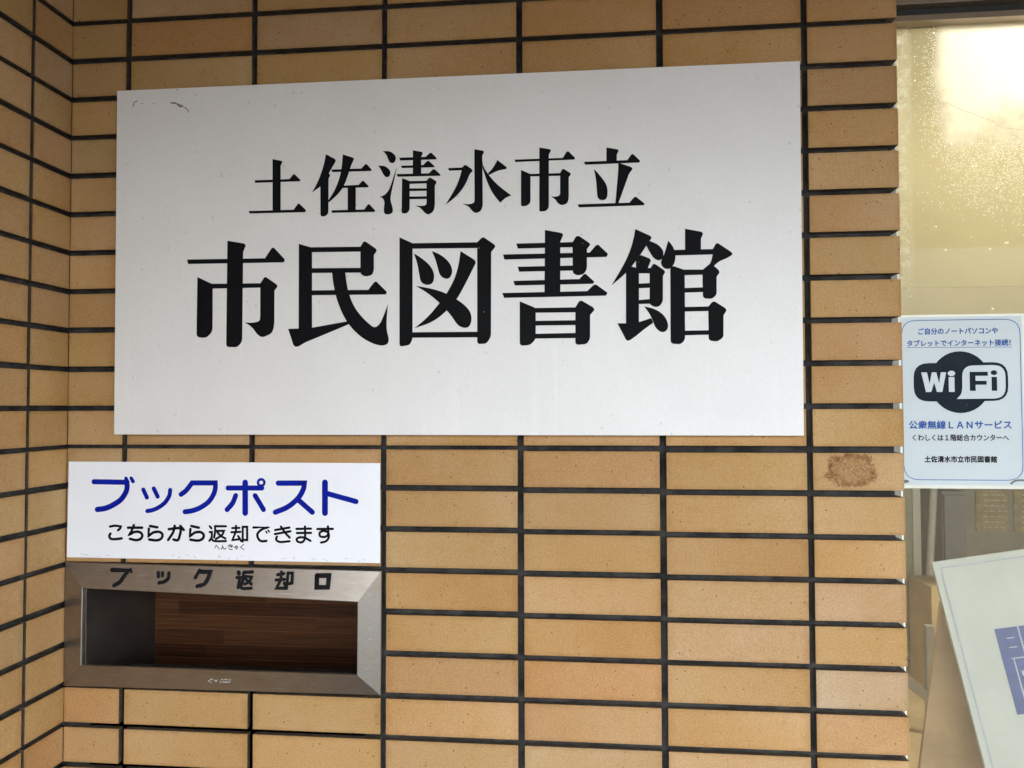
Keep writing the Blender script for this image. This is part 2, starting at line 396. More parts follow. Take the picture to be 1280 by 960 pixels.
TITLE_LARGE = [[(209.7,339.8,0),(240.8,334.2,2.3),(243.5,330.6,1.8),(238.6,319.3,0),(238.0,161.7,6.8),(229.0,152.7,4.5),(209.0,153.3,5.7)],[(135.6,308.4,0),(278.2,307.4,0),(290.0,324.7,1.4),(293.8,326.3,2.3),(314.7,304.0,2.7),(312.0,299.5,1.3),(137.9,300.4,0)],[(155.2,277.1,0),(181.3,264.9,0),(183.6,262.2,0),(183.9,179.9,8.0),(171.8,169.7,4.6),(154.6,171.0,6.9)],[(180.1,264.7,0),(271.2,263.8,0),(271.3,256.2,0),(180.2,256.1,0)],[(270.1,263.4,0),(276.8,273.6,1.4),(279.7,275.0,2.3),(299.4,261.6,2.3),(301.7,257.8,1.8),(295.7,250.7,0),(296.0,190.4,9.0),(292.1,176.3,6.7),(274.1,168.9,5.6),(265.0,174.5,999),(255.9,187.7,999),(242.7,195.7,0),(258.1,194.9,999),(269.8,198.0,4.5),(270.4,209.3,0)],[(339.2,331.1,0),(362.8,324.0,0),(363.4,183.0,0),(339.6,182.2,0)],[(360.5,324.7,0),(449.3,323.5,0),(449.3,315.1,0),(360.6,316.0,0)],[(448.7,323.5,0),(453.7,331.6,1.8),(457.0,332.8,2.2),(475.7,319.8,2.6),(477.7,315.9,1.8),(472.5,308.5,0),(472.5,281.5,4.4),(469.2,274.1,3.3),(457.2,271.5,4.4),(448.8,276.6,3.3)],[(361.8,288.2,0),(449.4,287.0,0),(449.4,278.8,0),(361.9,279.9,0)],[(362.0,249.7,0),(462.7,248.8,0),(473.0,261.7,1.3),(476.5,263.4,2.2),(495.6,244.5,2.2),(493.4,240.3,0),(362.1,241.3,0)],[(320.8,183.6,0),(340.0,184.0,0),(364.5,185.2,0),(406.7,192.1,999),(425.5,195.1,0),(429.9,190.7,0),(391.2,175.1,999),(352.4,160.4,4.5),(338.0,151.9,4.5),(331.2,153.1,4.5)],[(398.6,280.9,0),(421.9,280.4,0),(426.4,247.9,999),(437.5,219.7,999),(455.2,197.9,999),(473.8,182.6,6.6),(483.7,190.0,6.6),(492.4,210.2,999),(497.2,224.1,0),(495.0,199.5,999),(494.6,180.2,999),(499.4,163.0,6.5),(496.8,154.9,4.4),(485.9,152.1,999),(468.4,157.0,999),(446.5,170.1,999),(424.4,194.0,999),(408.8,226.6,999),(400.9,259.2,999)],[(517.1,338.2,0),(540.0,327.4,0),(540.1,162.6,6.5),(534.7,153.0,4.3),(517.3,150.6,5.4)],[(537.8,327.4,0),(653.2,326.3,0),(653.1,316.5,0),(537.8,318.0,0)],[(539.0,174.9,0),(651.8,174.4,0),(651.8,165.0,0),(539.0,165.6,0)],[(651.4,326.3,0),(659.2,334.0,1.7),(662.8,334.6,1.7),(680.9,321.8,2.1),(682.6,317.9,1.7),(675.3,309.2,0),(674.6,165.2,6.4),(666.7,154.1,4.2),(651.2,153.4,5.3)],[(542.1,310.1,0),(556.3,301.2,999),(571.4,288.0,999),(578.3,272.9,999),(575.7,257.6,999),(564.9,254.4,999),(553.7,260.2,999),(551.5,275.6,999),(547.6,295.0,999)],[(573.2,313.3,0),(588.7,306.9,999),(603.8,293.8,999),(609.8,278.7,999),(605.3,266.6,999),(597.3,264.4,999),(587.2,270.6,999),(583.3,285.7,999),(579.0,300.7,999)],[(622.7,312.1,0),(646.7,296.7,2.6),(649.3,291.7,2.1),(642.4,278.0,999),(631.7,257.0,999),(616.6,229.6,999),(599.4,210.7,999),(575.7,191.9,999),(543.3,181.7,0),(567.1,200.6,999),(586.5,223.7,999),(599.5,240.5,999),(612.4,263.7,999),(619.9,289.1,999)],[(545.4,254.3,0),(575.7,248.4,999),(598.4,240.6,999),(620.9,227.4,999),(638.0,212.3,999),(642.7,197.3,999),(638.4,182.6,999),(628.4,180.6,999),(617.2,186.0,999),(605.9,204.3,999),(586.5,224.8,999),(567.1,241.1,999)],[(766.4,344.2,0),(794.9,338.4,2.1),(797.0,335.0,1.7),(792.1,324.2,0),(791.7,233.8,0),(765.1,233.2,0)],[(717.8,322.4,0),(815.1,322.6,0),(815.0,314.1,0),(720.5,313.9,0)],[(812.3,322.0,0),(818.2,331.9,1.7),(822.8,333.1,2.1),(840.0,320.9,2.1),(842.3,317.7,1.7),(836.4,310.5,0),(836.2,275.9,5.2),(830.4,268.3,3.1),(820.0,266.4,3.1),(812.7,270.7,3.1)],[(695.3,304.5,0),(841.0,304.5,0),(851.4,316.4,1.2),(855.1,317.4,1.7),(871.4,301.3,2.1),(868.9,296.5,0),(697.8,295.7,0)],[(720.0,283.2,0),(813.8,283.3,0),(813.8,274.9,0),(722.7,274.7,0)],[(712.5,259.4,0),(823.7,260.4,0),(830.4,268.1,1.2),(834.1,269.0,1.7),(848.5,255.3,1.7),(845.8,252.0,0),(715.5,251.6,0)],[(693.8,239.3,0),(836.4,239.9,0),(846.9,249.9,1.2),(851.0,250.9,1.7),(870.1,236.6,2.1),(867.4,231.8,0),(697.0,231.0,0)],[(723.4,224.8,0),(748.6,213.9,0),(750.3,211.3,0),(750.1,160.9,4.2),(741.0,151.0,5.3),(723.2,149.7,6.3)],[(747.6,213.1,0),(817.6,213.0,0),(817.5,204.8,0),(747.5,205.1,0)],[(749.6,191.4,0),(817.5,191.5,0),(817.4,183.5,0),(749.6,183.6,0)],[(749.5,169.8,0),(817.4,170.2,0),(817.3,161.8,0),(749.5,161.6,0)],[(816.6,213.0,0),(822.8,223.2,1.7),(827.0,224.4,1.7),(846.6,212.3,2.1),(848.3,208.1,1.7),(841.0,199.9,0),(840.7,159.9,5.2),(834.9,151.6,4.1),(816.2,150.1,6.2)],[(916.5,341.9,0),(941.5,329.7,2.6),(943.2,326.3,1.7),(934.9,314.3,4.4),(923.8,297.9,4.4),(915.0,285.8,999),(900.6,268.4,999),(876.3,248.4,0),(893.0,275.2,999),(906.3,301.6,999),(913.1,323.7,999)],[(940.4,321.3,0),(952.3,316.1,999),(961.4,307.0,999),(962.6,295.9,999),(958.2,288.9,999),(949.9,289.5,999),(943.4,296.3,999),(933.8,314.3,0),(936.0,318.7,0)],[(917.2,292.0,0),(924.9,298.5,0),(939.5,292.4,2.2),(941.6,289.3,1.7),(936.7,276.9,0),(936.7,273.2,0),(917.1,273.6,0)],[(900.6,270.6,0),(909.5,279.7,0),(921.9,275.7,0),(921.2,186.0,0),(900.0,184.1,0)],[(920.4,276.8,0),(943.3,276.4,0),(943.2,267.5,0),(920.3,268.0,0)],[(939.3,273.1,0),(944.4,282.3,1.7),(947.7,283.4,1.7),(962.8,272.6,2.2),(964.9,269.3,1.7),(961.0,262.7,0),(960.6,220.7,4.3),(954.7,212.0,4.3),(946.0,211.7,3.3),(938.9,216.7,2.2)],[(920.8,250.9,0),(939.8,251.4,0),(939.7,243.6,0),(920.8,243.1,0)],[(920.6,223.6,0),(939.6,224.8,0),(939.5,217.1,0),(920.6,217.0,0)],[(930.1,212.8,0),(947.1,208.8,999),(962.2,198.6,999),(969.6,183.1,999),(966.9,171.7,999),(957.6,168.9,999),(947.9,176.8,999),(943.6,190.1,999),(938.3,201.2,999)],[(885.8,185.4,0),(900.0,185.2,0),(921.9,187.1,0),(941.5,193.4,2.2),(944.7,185.7,2.2),(929.4,174.8,999),(916.2,163.9,4.4),(905.3,156.3,3.3),(900.5,156.6,2.6)],[(997.6,340.2,0),(1024.3,334.6,2.2),(1026.9,331.5,1.7),(1023.2,323.2,0),(1022.9,302.2,0),(997.3,302.8,0)],[(970.2,321.2,0),(978.3,311.0,999),(982.1,297.7,999),(980.7,284.4,999),(973.7,274.2,999),(963.9,274.4,999),(957.7,281.6,999),(958.6,289.3,999),(964.1,300.3,999)],[(979.4,305.5,0),(1043.0,305.5,0),(1042.9,296.7,0),(981.4,296.3,0)],[(1041.9,305.1,0),(1046.9,314.2,1.7),(1049.9,315.5,1.7),(1071.8,300.0,2.1),(1074.1,296.0,2.1),(1064.2,289.6,999),(1051.3,285.1,999),(1039.4,273.2,0),(1026.5,271.3,0),(1038.4,281.0,999),(1041.8,296.7,0)],[(973.2,275.7,0),(978.0,278.9,0),(996.4,271.9,0),(995.9,156.4,5.4),(988.7,149.4,4.3),(972.6,150.7,5.4)],[(978.0,278.7,0),(993.1,272.7,0),(1026.5,272.0,0),(1026.4,263.6,0),(994.1,263.4,0)],[(1025.0,271.3,0),(1036.3,281.0,2.1),(1042.7,278.7,2.1),(1051.2,270.8,2.1),(1052.8,266.4,1.7),(1047.8,259.9,0),(1047.5,230.2,4.3),(1040.0,223.4,4.3),(1025.4,224.7,5.4)],[(995.4,242.2,0),(1025.6,242.7,0),(1025.5,235.0,0),(995.4,234.5,0)],[(995.1,210.9,0),(1036.0,211.1,0),(1035.9,203.7,0),(995.1,203.2,0)],[(1033.8,210.7,0),(1039.9,218.3,1.7),(1044.2,219.3,1.7),(1061.2,208.1,2.1),(1063.3,204.1,1.7),(1058.1,196.1,0),(1057.7,160.0,4.3),(1047.8,153.2,4.3),(1033.9,155.1,5.4)],[(994.8,171.8,0),(1034.7,171.9,0),(1034.6,164.7,0),(994.7,164.1,0)]]
POST_BLUE = [(8.5,[(49.5,135.4),(111.7,134.8)]),(9.0,[(111.7,135.2),(112.2,125.3),(109.2,115.8),(100.9,104.2),(86.4,94.6),(71.9,88.5),(56.5,86.1)]),(6.3,[(110.0,141.5),(113.7,134.8)]),(6.2,[(119.8,142.0),(123.5,136.3)]),(7.1,[(142.8,122.0),(149.6,108.2)]),(7.1,[(162.3,124.2),(169.8,110.0)]),(7.1,[(192.9,121.7),(191.2,111.3),(183.2,99.3),(171.1,90.6),(160.1,86.1),(150.8,84.3)]),(8.3,[(213.2,114.2),(222.6,121.3),(233.5,134.6,1),(276.1,134.9,1),(276.2,125.1),(272.4,113.4),(263.3,100.9),(248.1,90.9),(233.9,85.8),(220.8,83.8)]),(8.2,[(299.6,126.1),(361.4,126.6)]),(9.5,[(330.9,135.9),(331.3,82.9)]),(8.3,[(313.6,112.9),(308.0,99.8),(298.1,88.3)]),(8.2,[(349.0,113.2),(356.7,101.3),(364.3,89.0)]),(4.3,[(365.7,136.1),(365.3,134.0),(364.0,132.1),(362.1,130.9),(359.9,130.5),(357.7,130.9),(355.8,132.1),(354.5,133.9),(354.0,136.0),(354.5,138.1),(355.7,140.0),(357.6,141.2),(359.8,141.6),(362.1,141.2),(364.0,140.0),(365.2,138.2),(365.7,136.1)]),(8.6,[(390.8,135.2),(437.8,135.6,1),(436.2,125.7),(429.4,112.9),(418.8,101.9),(405.0,92.5),(385.8,84.7)]),(8.5,[(426.3,107.1),(452.3,85.4)]),(9.7,[(474.6,136.8),(474.8,84.4)]),(8.4,[(479.3,117.8),(529.9,104.6)])]
POST_BLACK = [(3.9,[(81.0,56.1),(90.2,57.7),(101.2,56.4,1),(100.0,53.0),(96.0,49.7)]),(4.2,[(81.9,43.5),(79.9,39.0),(83.1,34.6),(91.4,34.0),(103.2,35.5)]),(4.2,[(114.9,54.5),(141.3,54.9)]),(4.2,[(125.8,59.0),(121.2,47.8),(117.2,42.0,1),(127.3,47.1),(137.0,46.9),(141.8,41.5),(138.9,35.3),(130.2,32.9),(118.7,34.9)]),(4.2,[(156.2,58.0),(169.6,55.9)]),(4.2,[(153.9,53.2),(153.4,40.2,1),(162.4,46.6),(172.9,48.0),(179.2,43.7),(177.4,36.5),(168.7,33.0),(154.7,34.2)]),(4.2,[(191.1,52.9),(209.3,55.1),(213.2,51.8),(211.2,40.8),(207.8,33.8),(200.0,34.9)]),(4.2,[(202.0,58.8),(199.0,47.2),(190.1,33.9)]),(4.2,[(212.4,58.9),(218.9,51.9)]),(4.1,[(232.7,59.0),(246.6,56.2)]),(4.2,[(231.0,53.4),(230.3,41.2,1),(239.7,47.6),(249.6,48.4),(255.5,43.9),(253.6,37.0),(245.0,33.6),(231.2,35.0)]),(3.5,[(266.6,58.9),(269.5,55.5)]),(3.5,[(266.7,48.8),(270.5,48.9,1),(270.2,39.8),(266.2,33.4)]),(3.5,[(269.9,37.5),(273.6,33.7),(281.8,33.0),(296.5,33.5)]),(3.5,[(276.1,59.1),(296.3,59.3)]),(3.5,[(276.5,59.1),(276.6,50.7),(274.8,39.3)]),(3.5,[(278.9,51.1),(292.7,51.2,1),(289.1,43.9),(278.1,36.8)]),(3.5,[(280.8,49.0),(286.3,43.0),(295.5,37.9)]),(3.5,[(307.8,56.3),(320.9,56.8)]),(3.5,[(306.4,49.0),(322.8,49.9)]),(3.5,[(314.5,60.2),(314.6,49.4)]),(3.5,[(313.7,48.6),(308.3,35.4,1),(321.1,37.0)]),(3.5,[(318.7,42.5),(324.2,33.9)]),(3.5,[(327.1,33.1),(326.9,58.6,1),(334.9,58.7,1),(335.1,35.8,1),(330.2,36.1)]),(3.8,[(346.4,57.7),(373.5,58.5,1),(361.8,54.7),(353.7,46.5),(356.1,37.5),(361.9,34.1),(370.1,34.9)]),(2.5,[(369.1,51.5),(370.9,48.8)]),(2.5,[(373.0,53.3),(375.2,50.6)]),(3.6,[(385.7,53.8),(411.4,58.5)]),(3.6,[(385.3,46.9),(413.2,52.1)]),(3.6,[(396.1,60.0),(404.2,48.9),(412.0,41.2)]),(3.6,[(389.0,42.6),(387.6,37.4),(394.4,33.4),(411.5,34.8)]),(3.6,[(424.0,56.4),(449.9,57.1)]),(3.6,[(424.9,49.2),(450.0,49.8)]),(3.6,[(439.2,60.6),(439.3,41.6),(434.8,33.8),(426.8,34.2),(424.6,38.8),(430.3,41.8),(439.3,41.1),(449.1,36.1)]),(3.7,[(461.5,56.5),(488.8,57.2)]),(3.6,[(480.2,61.1),(480.6,48.2),(475.0,43.3),(466.6,44.2),(466.0,50.6),(473.1,53.6),(480.6,50.3),(481.5,42.2),(476.8,35.8),(468.2,33.4)])]
POST_RUBY = [(1.3,[(276.1,21.0),(278.6,26.0,1),(284.7,19.4)]),(1.3,[(290.7,26.5),(287.8,18.6,1),(291.6,23.0),(293.3,19.2),(296.9,21.4)]),(1.3,[(300.2,25.8),(308.4,26.7)]),(1.3,[(301.1,23.5),(308.9,24.7)]),(1.3,[(303.8,28.1),(307.5,21.9)]),(1.3,[(302.0,21.1),(303.9,19.0),(308.1,19.3)]),(1.3,[(311.5,23.0),(317.5,24.3),(318.1,22.0),(316.3,21.3)]),(1.3,[(313.3,24.7),(315.7,19.0)]),(1.3,[(315.9,25.5),(317.0,24.4)]),(1.3,[(329.3,28.4),(323.0,23.1,1),(329.7,19.1)])]
SLOT_MARKS = [(6.8,[(91.0,205.5),(121.9,205.1,1),(115.1,195.7),(108.2,185.3),(98.4,179.5)]),(4.0,[(125.8,207.4),(127.5,202.4)]),(5.9,[(177.7,202.4),(178.9,195.9)]),(4.7,[(185.6,202.9),(186.2,197.0)]),(5.9,[(197.4,201.8),(197.1,193.5),(191.2,187.8),(181.4,185.4)]),(5.8,[(253.2,207.5),(246.9,195.4)]),(6.6,[(252.7,205.6),(273.1,205.1,1),(269.3,193.0),(263.6,184.6),(251.9,181.1)]),(6.5,[(324.7,205.5),(325.9,203.3)]),(5.4,[(322.8,196.8),(328.2,196.9,1),(326.4,180.4)]),(5.4,[(334.9,205.7),(349.7,206.7)]),(5.0,[(333.9,205.3),(333.7,190.6),(330.3,181.4)]),(4.6,[(336.9,198.9),(349.0,198.2,1),(345.6,190.8),(337.9,186.1)]),(4.6,[(338.8,194.4),(349.8,186.3)]),(5.0,[(328.3,185.0),(334.1,179.2),(349.9,179.6)]),(5.1,[(395.3,202.8),(406.7,204.8)]),(5.1,[(393.4,194.0),(408.6,195.3)]),(5.1,[(401.9,207.4),(402.0,194.7)]),(5.1,[(401.0,192.8),(395.4,180.5,1),(411.6,180.8)]),(5.1,[(408.7,189.3),(412.5,180.3)]),(4.9,[(413.5,181.2),(413.9,205.8,1),(421.9,206.0,1),(422.0,189.6,1),(416.7,188.2)]),(7.5,[(465.8,202.6,1),(487.1,203.0,1),(486.2,183.6,1),(466.5,183.2,1),(465.8,202.6)])]
# ------------------------------------------------------------------ shared materials
M_TILE = tile_material()
M_MORTAR = plain('dark joint mortar', (.026, .024, .0215), .95, .65, 35, bump=.5, bscale=500)
M_SIGN = sign_material()
M_BLACK = vinyl_material('black sign vinyl', (.0028, .0032, .004), (.005, .006, .0075))
M_STEEL = steel_material('brushed stainless steel')
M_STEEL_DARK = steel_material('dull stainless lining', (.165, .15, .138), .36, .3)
M_ALU = plain('satin aluminium', (.60, .60, .58), .38, .06, 12, metal=.7)
M_BRONZE = plain('bronze anodised aluminium', (.30, .235, .165), .4, .1, 10, metal=.5)
M_GASKET = plain('dark glazing gasket', (.03, .03, .03), .6)
M_SEAL = plain('cream sealant', (.82, .78, .62), .5, .05, 40)
M_CREAM = plain('cream paint', (.195, .163, .070), .7, .04, 3)
M_PUTTY = plain('warm grey plaster', (.50, .43, .32), .85, .12, 4, bump=.15)
M_FLOOR = plain('pale vinyl floor', (.42, .36, .27), .5, .15, 6)
M_PAVE = plain('dark asphalt paving', (.05, .05, .049), .85, .18, 3, bump=.4, bscale=60)
M_SOFFIT = plain('painted porch soffit', (.16, .13, .10), .8, .06, 3)

# ------------------------------------------------------------------ ground and porch
def sheet(name, mat, x0, x1, y0, y1, z, kind='structure', up=True):
    bm = bmesh.new()
    v = [bm.verts.new(p) for p in ((x0, y0, z), (x1, y0, z), (x1, y1, z), (x0, y1, z))]
    bm.faces.new(v if up else v[::-1])
    return tag(link(name, bm, mat), kind=kind)

sheet('ground', M_PAVE, -600, 600, -600, 600, 0.0)
XC = 0.1236                                   # the inside corner between the two walls
XE = 1.5645                                   # right-hand end of the tiled wall
ZTOP = ZO + 18 * .0703 - .0703 + .004
Z_CEIL = 2.37
PORCH_D = 2.8
bm = bmesh.new()
box(bm, -.4, 6.5, -PORCH_D, .14, Z_CEIL, Z_CEIL + .5)
tag(link('porch_ceiling', bm, M_SOFFIT), kind='structure')

# ------------------------------------------------------------------ tiled walls
PX, PZ, TW, TH = .237, .0703, .227, .0608
rnd = random.Random(11)
PALETTE = [((.405, .238, .092), 6), ((.42, .250, .104), 5), ((.39, .220, .080), 3), ((.39, .203, .068), 1.6), ((.425, .275, .130), 2.5), ((.385, .262, .130), 1.2)]
ORANGE, DEEP, BEIGE, GREY, NORMAL = (.405, .210, .072), (.39, .188, .058), (.43, .285, .142), (.42, .325, .215), (.42, .245, .098)
SPECIAL = {(1, -11): DEEP, (4, -11): ORANGE, (3, -12): ORANGE, (5, -10): ORANGE, (5, -11): ORANGE, (2, -11): BEIGE, (1, -12): BEIGE,
           (6, -11): NORMAL, (6, 0): BEIGE, (3, 3): ORANGE, (4, 3): NORMAL, (5, 3): BEIGE, (4, 4): ORANGE, (4, 5): DEEP, (3, 4): NORMAL, (5, 4): BEIGE,
           (6, 5): GREY, (5, 5): NORMAL, (6, 4): NORMAL, (6, 3): BEIGE, (6, 2): NORMAL, (6, 1): BEIGE, (3, 6): NORMAL, (5, 6): NORMAL,
           (0, 6): ORANGE, (4, 6): NORMAL, (4, 7): BEIGE, (5, 7): BEIGE, (3, 7): BEIGE, (6, 6): NORMAL, (5, 0): NORMAL, (4, 2): NORMAL, (3, 2): BEIGE}

def pick(key=None):
    if key in SPECIAL: c = SPECIAL[key]
    else:
        s = sum(w for _, w in PALETTE); t = rnd.random() * s
        for c, w in PALETTE:
            t -= w
            if t <= 0: break
    c = calm(c)
    k = rnd.uniform(.98, 1.09)
    return (c[0] * k, c[1] * k * rnd.uniform(.97, 1.03), c[2] * k * rnd.uniform(.84, 1.0), 1)

def lay(r, x):
    """courses are laid by hand: small known dips of a course, in metres"""
    left, right = {0: (.0028, -.0012), 1: (.0030, -.0018), 2: (.0028, -.0016), 3: (.0026, -.0012), 4: (.0011, -.0008), 5: (.0003, -.0006), 6: (-.0008, -.0004)}.get(r, (0, 0))
    t = min(1, max(0, (x - .75) / .55))
    return left * (1 - t) + right * t

def calm(c, k=.5):
    m = (.412, .244, .102)
    return tuple(a * k + b * (1 - k) for a, b in zip(c, m))

def add_tile(bm, lay_, x0, x1, y0, y1, z0, z1, tint):
    n0 = len(bm.faces)
    fs = box(bm, x0, x1, y0, y1, z0, z1, .0011, 2)
    pl = bm.loops.layers.float_color['place']
    own = rnd.random()
    wide = x1 - x0 > y1 - y0
    for f in list(bm.faces)[n0:]:
        f.normal_update()
        front = -f.normal.y if wide else f.normal.x
        m = f.calc_center_median()
        deep = (m.y - y0) if wide else (x1 - m.x)
        flank = 0.0 if front > .3 or deep < .0012 or (x1 > XE - .01 and f.normal.x > .5) else 1.0
        for l in f.loops:
            l[lay_] = tint
            p = l.vert.co
            u = (p.x - x0) / (x1 - x0) if wide else (p.y - y0) / (y1 - y0)
            l[pl] = (u, (p.z - z0) / (z1 - z0), own, flank)

def hole_row(r): return r in (3, 4, 5)

wall = empty('tiled_wall', (XC, 0, 0), 'sandy orange brick tiled wall with dark joints carrying both white signs and the steel slot', 'tiled wall')
bm = bmesh.new()
cl = bm.loops.layers.float_color.new('tint'); bm.loops.layers.float_color.new('place')
cl = bm.loops.layers.float_color['tint']
for r in range(-17, 21):
    for c in range(0, 7):
        if hole_row(r) and c < 3: continue
        x0 = XC if c == 0 else c * PX
        x1 = c * PX + TW if c < 6 else XE
        if c == 3: x0 -= .0008; x1 -= .0006
        if c == 5: x0 += .0008; x1 += .0004
        j = rnd.uniform(-.0004, .0004)
        zt = ZO - r * PZ + lay(r, (x0 + x1) / 2) + j
        jy = rnd.uniform(-.0005, .0003)
        add_tile(bm, cl, x0 + rnd.uniform(-.0004, .0004) * (c > 0), x1 + rnd.uniform(-.0004, .0004), jy, .019 if c < 6 else .094, zt - TH, zt, pick((c, r)))
link('tile_facing', bm, M_TILE, wall)
bm = bmesh.new()
Y0, Y1 = .0125, .084
hx0, hx1, hz0, hz1 = .135, .690, ZO - .405, ZO - .225
X0, X1 = -.3, XE - .011
box(bm, X0, hx0, Y0, Y1, 0, Z_CEIL); box(bm, hx1, X1, Y0, Y1, 0, Z_CEIL)
box(bm, hx0, hx1, Y0, Y1, 0, hz0); box(bm, hx0, hx1, Y0, Y1, hz1, Z_CEIL)
link('joint_mortar', bm, M_MORTAR, wall)

side = empty('tiled_wall', (XC, -.1, 0), 'matching tiled side wall meeting the sign wall at the inside corner on the left', 'tiled wall')
bm = bmesh.new()
cl = bm.loops.layers.float_color.new('tint'); bm.loops.layers.float_color.new('place')
cl = bm.loops.layers.float_color['tint']
for r in range(-17, 21):
    for c in range(0, 10):
        y1 = 0 if c == 0 else -.1036 - (c - 1) * PX
        y0 = -.0952 if c == 0 else y1 - TW
        zt = ZO - r * PZ + lay(r, 0) * .6 + rnd.uniform(-.0006, .0006)
        jx = rnd.uniform(-.0006, .0004)
        add_tile(bm, cl, XC - .019, XC + jx, y0, y1 + (rnd.uniform(-.0004, .0004) if c else -.0002), zt - TH, zt, pick())
link('tile_facing', bm, M_TILE, side)
bm = bmesh.new()
box(bm, -.3, XC - .0125, -.1036 - 9 * PX, .0120, 0, Z_CEIL)
link('joint_mortar', bm, M_MORTAR, side)

# ------------------------------------------------------------------ the big name board
SX, SZ = .2205, ZO + .0278
sign = empty('sign_board', (SX, -.018, SZ), 'large white board with black Japanese lettering for a public library in two lines', 'sign')
bm = bmesh.new()
outline = [Vector(p) for p in ((.2234, ZO + .0287), (1.4037, ZO + .0274), (1.4055, ZO + .6397), (.2213, ZO + .6429))]
slab(bm, outline, -.018, -.0012)
bmesh.ops.bevel(bm, geom=[e for e in bm.edges if e.is_manifold and e.calc_face_angle(0) > 1.2], offset=.0008, segments=2, affect='EDGES')
link('panel', bm, M_SIGN, sign)

def lettering(name, polys, mat, parent, ox, oz, y, step=.00003):
    bm = bmesh.new()
    for k, p in enumerate(polys):
        yy = y - step * (k % 12)
        fill(bm, rounded(p), lambda x, z: (ox + x / 1000, yy, oz + z / 1000))
    return link(name, bm, mat, parent)

def strokes(name, data, mat, parent, ox, oz, yfn, wob=0.0, step=.00003):
    bm = bmesh.new()
    for k, (w, pts) in enumerate(data):
        stroke(bm, pts, w, lambda x, z: (ox + x / 1000, yfn(ox + x / 1000, oz + z / 1000) - step * (k % 10), oz + z / 1000), wob, k)
    return link(name, bm, mat, parent)

tag(lettering('lettering', TITLE_SMALL, M_BLACK, sign, SX, SZ, -.0184), label='upper line of smaller black characters')
tag(lettering('lettering', TITLE_LARGE, M_BLACK, sign, SX, SZ, -.0184), label='lower line of larger black characters')
M_SCUFF = plain('grey scuff', (.07, .068, .06), .8)
for sc in ([(2.2, [(103, 588.5), (110, 588), (116, 585), (120, 581), (124, 583)]), (1.3, [(118, 586), (127, 580), (133, 576), (137, 570)])],
           [(1.4, [(32, 585), (34, 592), (40, 595)])], [(1.0, [(113, 611), (116, 612)])], [(1.0, [(48, 590), (50, 590)])], [(.9, [(70, 590), (72, 588)])]):
    strokes('scuff_mark', sc, M_SCUFF, sign, SX, SZ, lambda x, z: -.0183)

# ------------------------------------------------------------------ the small plate under it
PXo, PZo = .1285, ZO - .1915
plate = empty('sign_plate', (PXo, -.004, PZo), 'small white plate with large blue lettering, mounted just above the steel slot', 'sign')
bm = bmesh.new()
slab(bm, [Vector(p) for p in ((.1276, ZO - .1912), (.7006, ZO - .1919), (.7003, ZO - .0209), (.1291, ZO - .0205))], -.004, -.0008)
bmesh.ops.bevel(bm, geom=[e for e in bm.edges if e.is_manifold and e.calc_face_angle(0) > 1.2], offset=.0005, segments=2, affect='EDGES')
M_PLATE = plain('glossy white plate', (.82, .84, .88), .28, .03, 5, spec=.5)
M_BLUE = vinyl_material('royal blue vinyl', (.002, .009, .26), (.003, .014, .32))
link('panel', bm, M_PLATE, plate)
tag(strokes('lettering', [(w * 1.08, p) for w, p in POST_BLUE], M_BLUE, plate, PXo, PZo, lambda x, z: -.0043), label='large blue katakana line')
tag(strokes('lettering', [(w * 1.14, p) for w, p in POST_BLACK], M_BLACK, plate, PXo, PZo, lambda x, z: -.0043), label='black hiragana line')
tag(strokes('lettering', POST_RUBY, M_BLACK, plate, PXo, PZo, lambda x, z: -.0043), label='tiny black reading aid under the line')
M_DIRT = plain('grey dirt', (.60, .60, .64), .8)
rr = random.Random(3)
for x_ in (.045, .21, .30, .39, .46, .52):
  bm = bmesh.new()
  for k in range(6):                                      # dull marks left along the bottom edge
    x = x_ + rr.uniform(-.02, .03); z = .004 + rr.uniform(-.002, .004)
    stroke(bm, [(x * 1000, z * 1000), (x * 1000 + rr.uniform(1, 4), z * 1000 + rr.uniform(-.6, .6))], rr.uniform(.8, 1.8), lambda a, b: (PXo + a / 1000, -.00415 - .00001 * (k % 9), PZo + b / 1000))
  link('dirt_mark', bm, M_DIRT, plate)

# ------------------------------------------------------------------ the return slot
SO = [(.1243, -.1995), (.7030, -.2046), (.7022, -.4160), (.1245, -.4190)]          # outer, clockwise from top left
SI = [(.1644, -.2440), (.6635, -.2575), (.6628, -.3790), (.1634, -.3782)]
slot = empty('book_return_slot', (.1245, .0, ZO - .419), 'stainless steel framed book return slot with brown wood inside and black handwritten characters', 'return slot')
YO, YI, YB = -.004, -.0125, .012
names = [('upper steel rail carrying the black characters', 0), ('right steel rail', 1), ('lower steel rail', 2), ('left steel rail', 3)]
for lab, k in names:
    a, b = SO[k], SO[(k + 1) % 4]
    d, c = SI[k], SI[(k + 1) % 4]
    def lerp(p, q_, t): return (p[0] + (q_[0] - p[0]) * t, p[1] + (q_[1] - p[1]) * t)
    g = .0006
    def P3(p, y): return (p[0], y, ZO + p[1])
    bm = bmesh.new()
    ring = []
    for o, i in ((a, d), (b, c)):                       # cross-section at either mitre
        ring.append([bm.verts.new(P3(o, YB)), bm.verts.new(P3(o, YO + .0015)), bm.verts.new(P3(lerp(o, i, .03), YO)),
                     bm.verts.new(P3(lerp(o, i, .97), YI)), bm.verts.new(P3(i, YI + .0012)), bm.verts.new(P3(i, YI + .007))])
    A, B = ring
    for j in range(6): bm.faces.new((A[j - 1], A[j], B[j], B[j - 1]))
    bm.faces.new(A[::-1]); bm.faces.new(B)
    bmesh.ops.recalc_face_normals(bm, faces=bm.faces)
    link('frame_rail', bm, M_STEEL, slot)
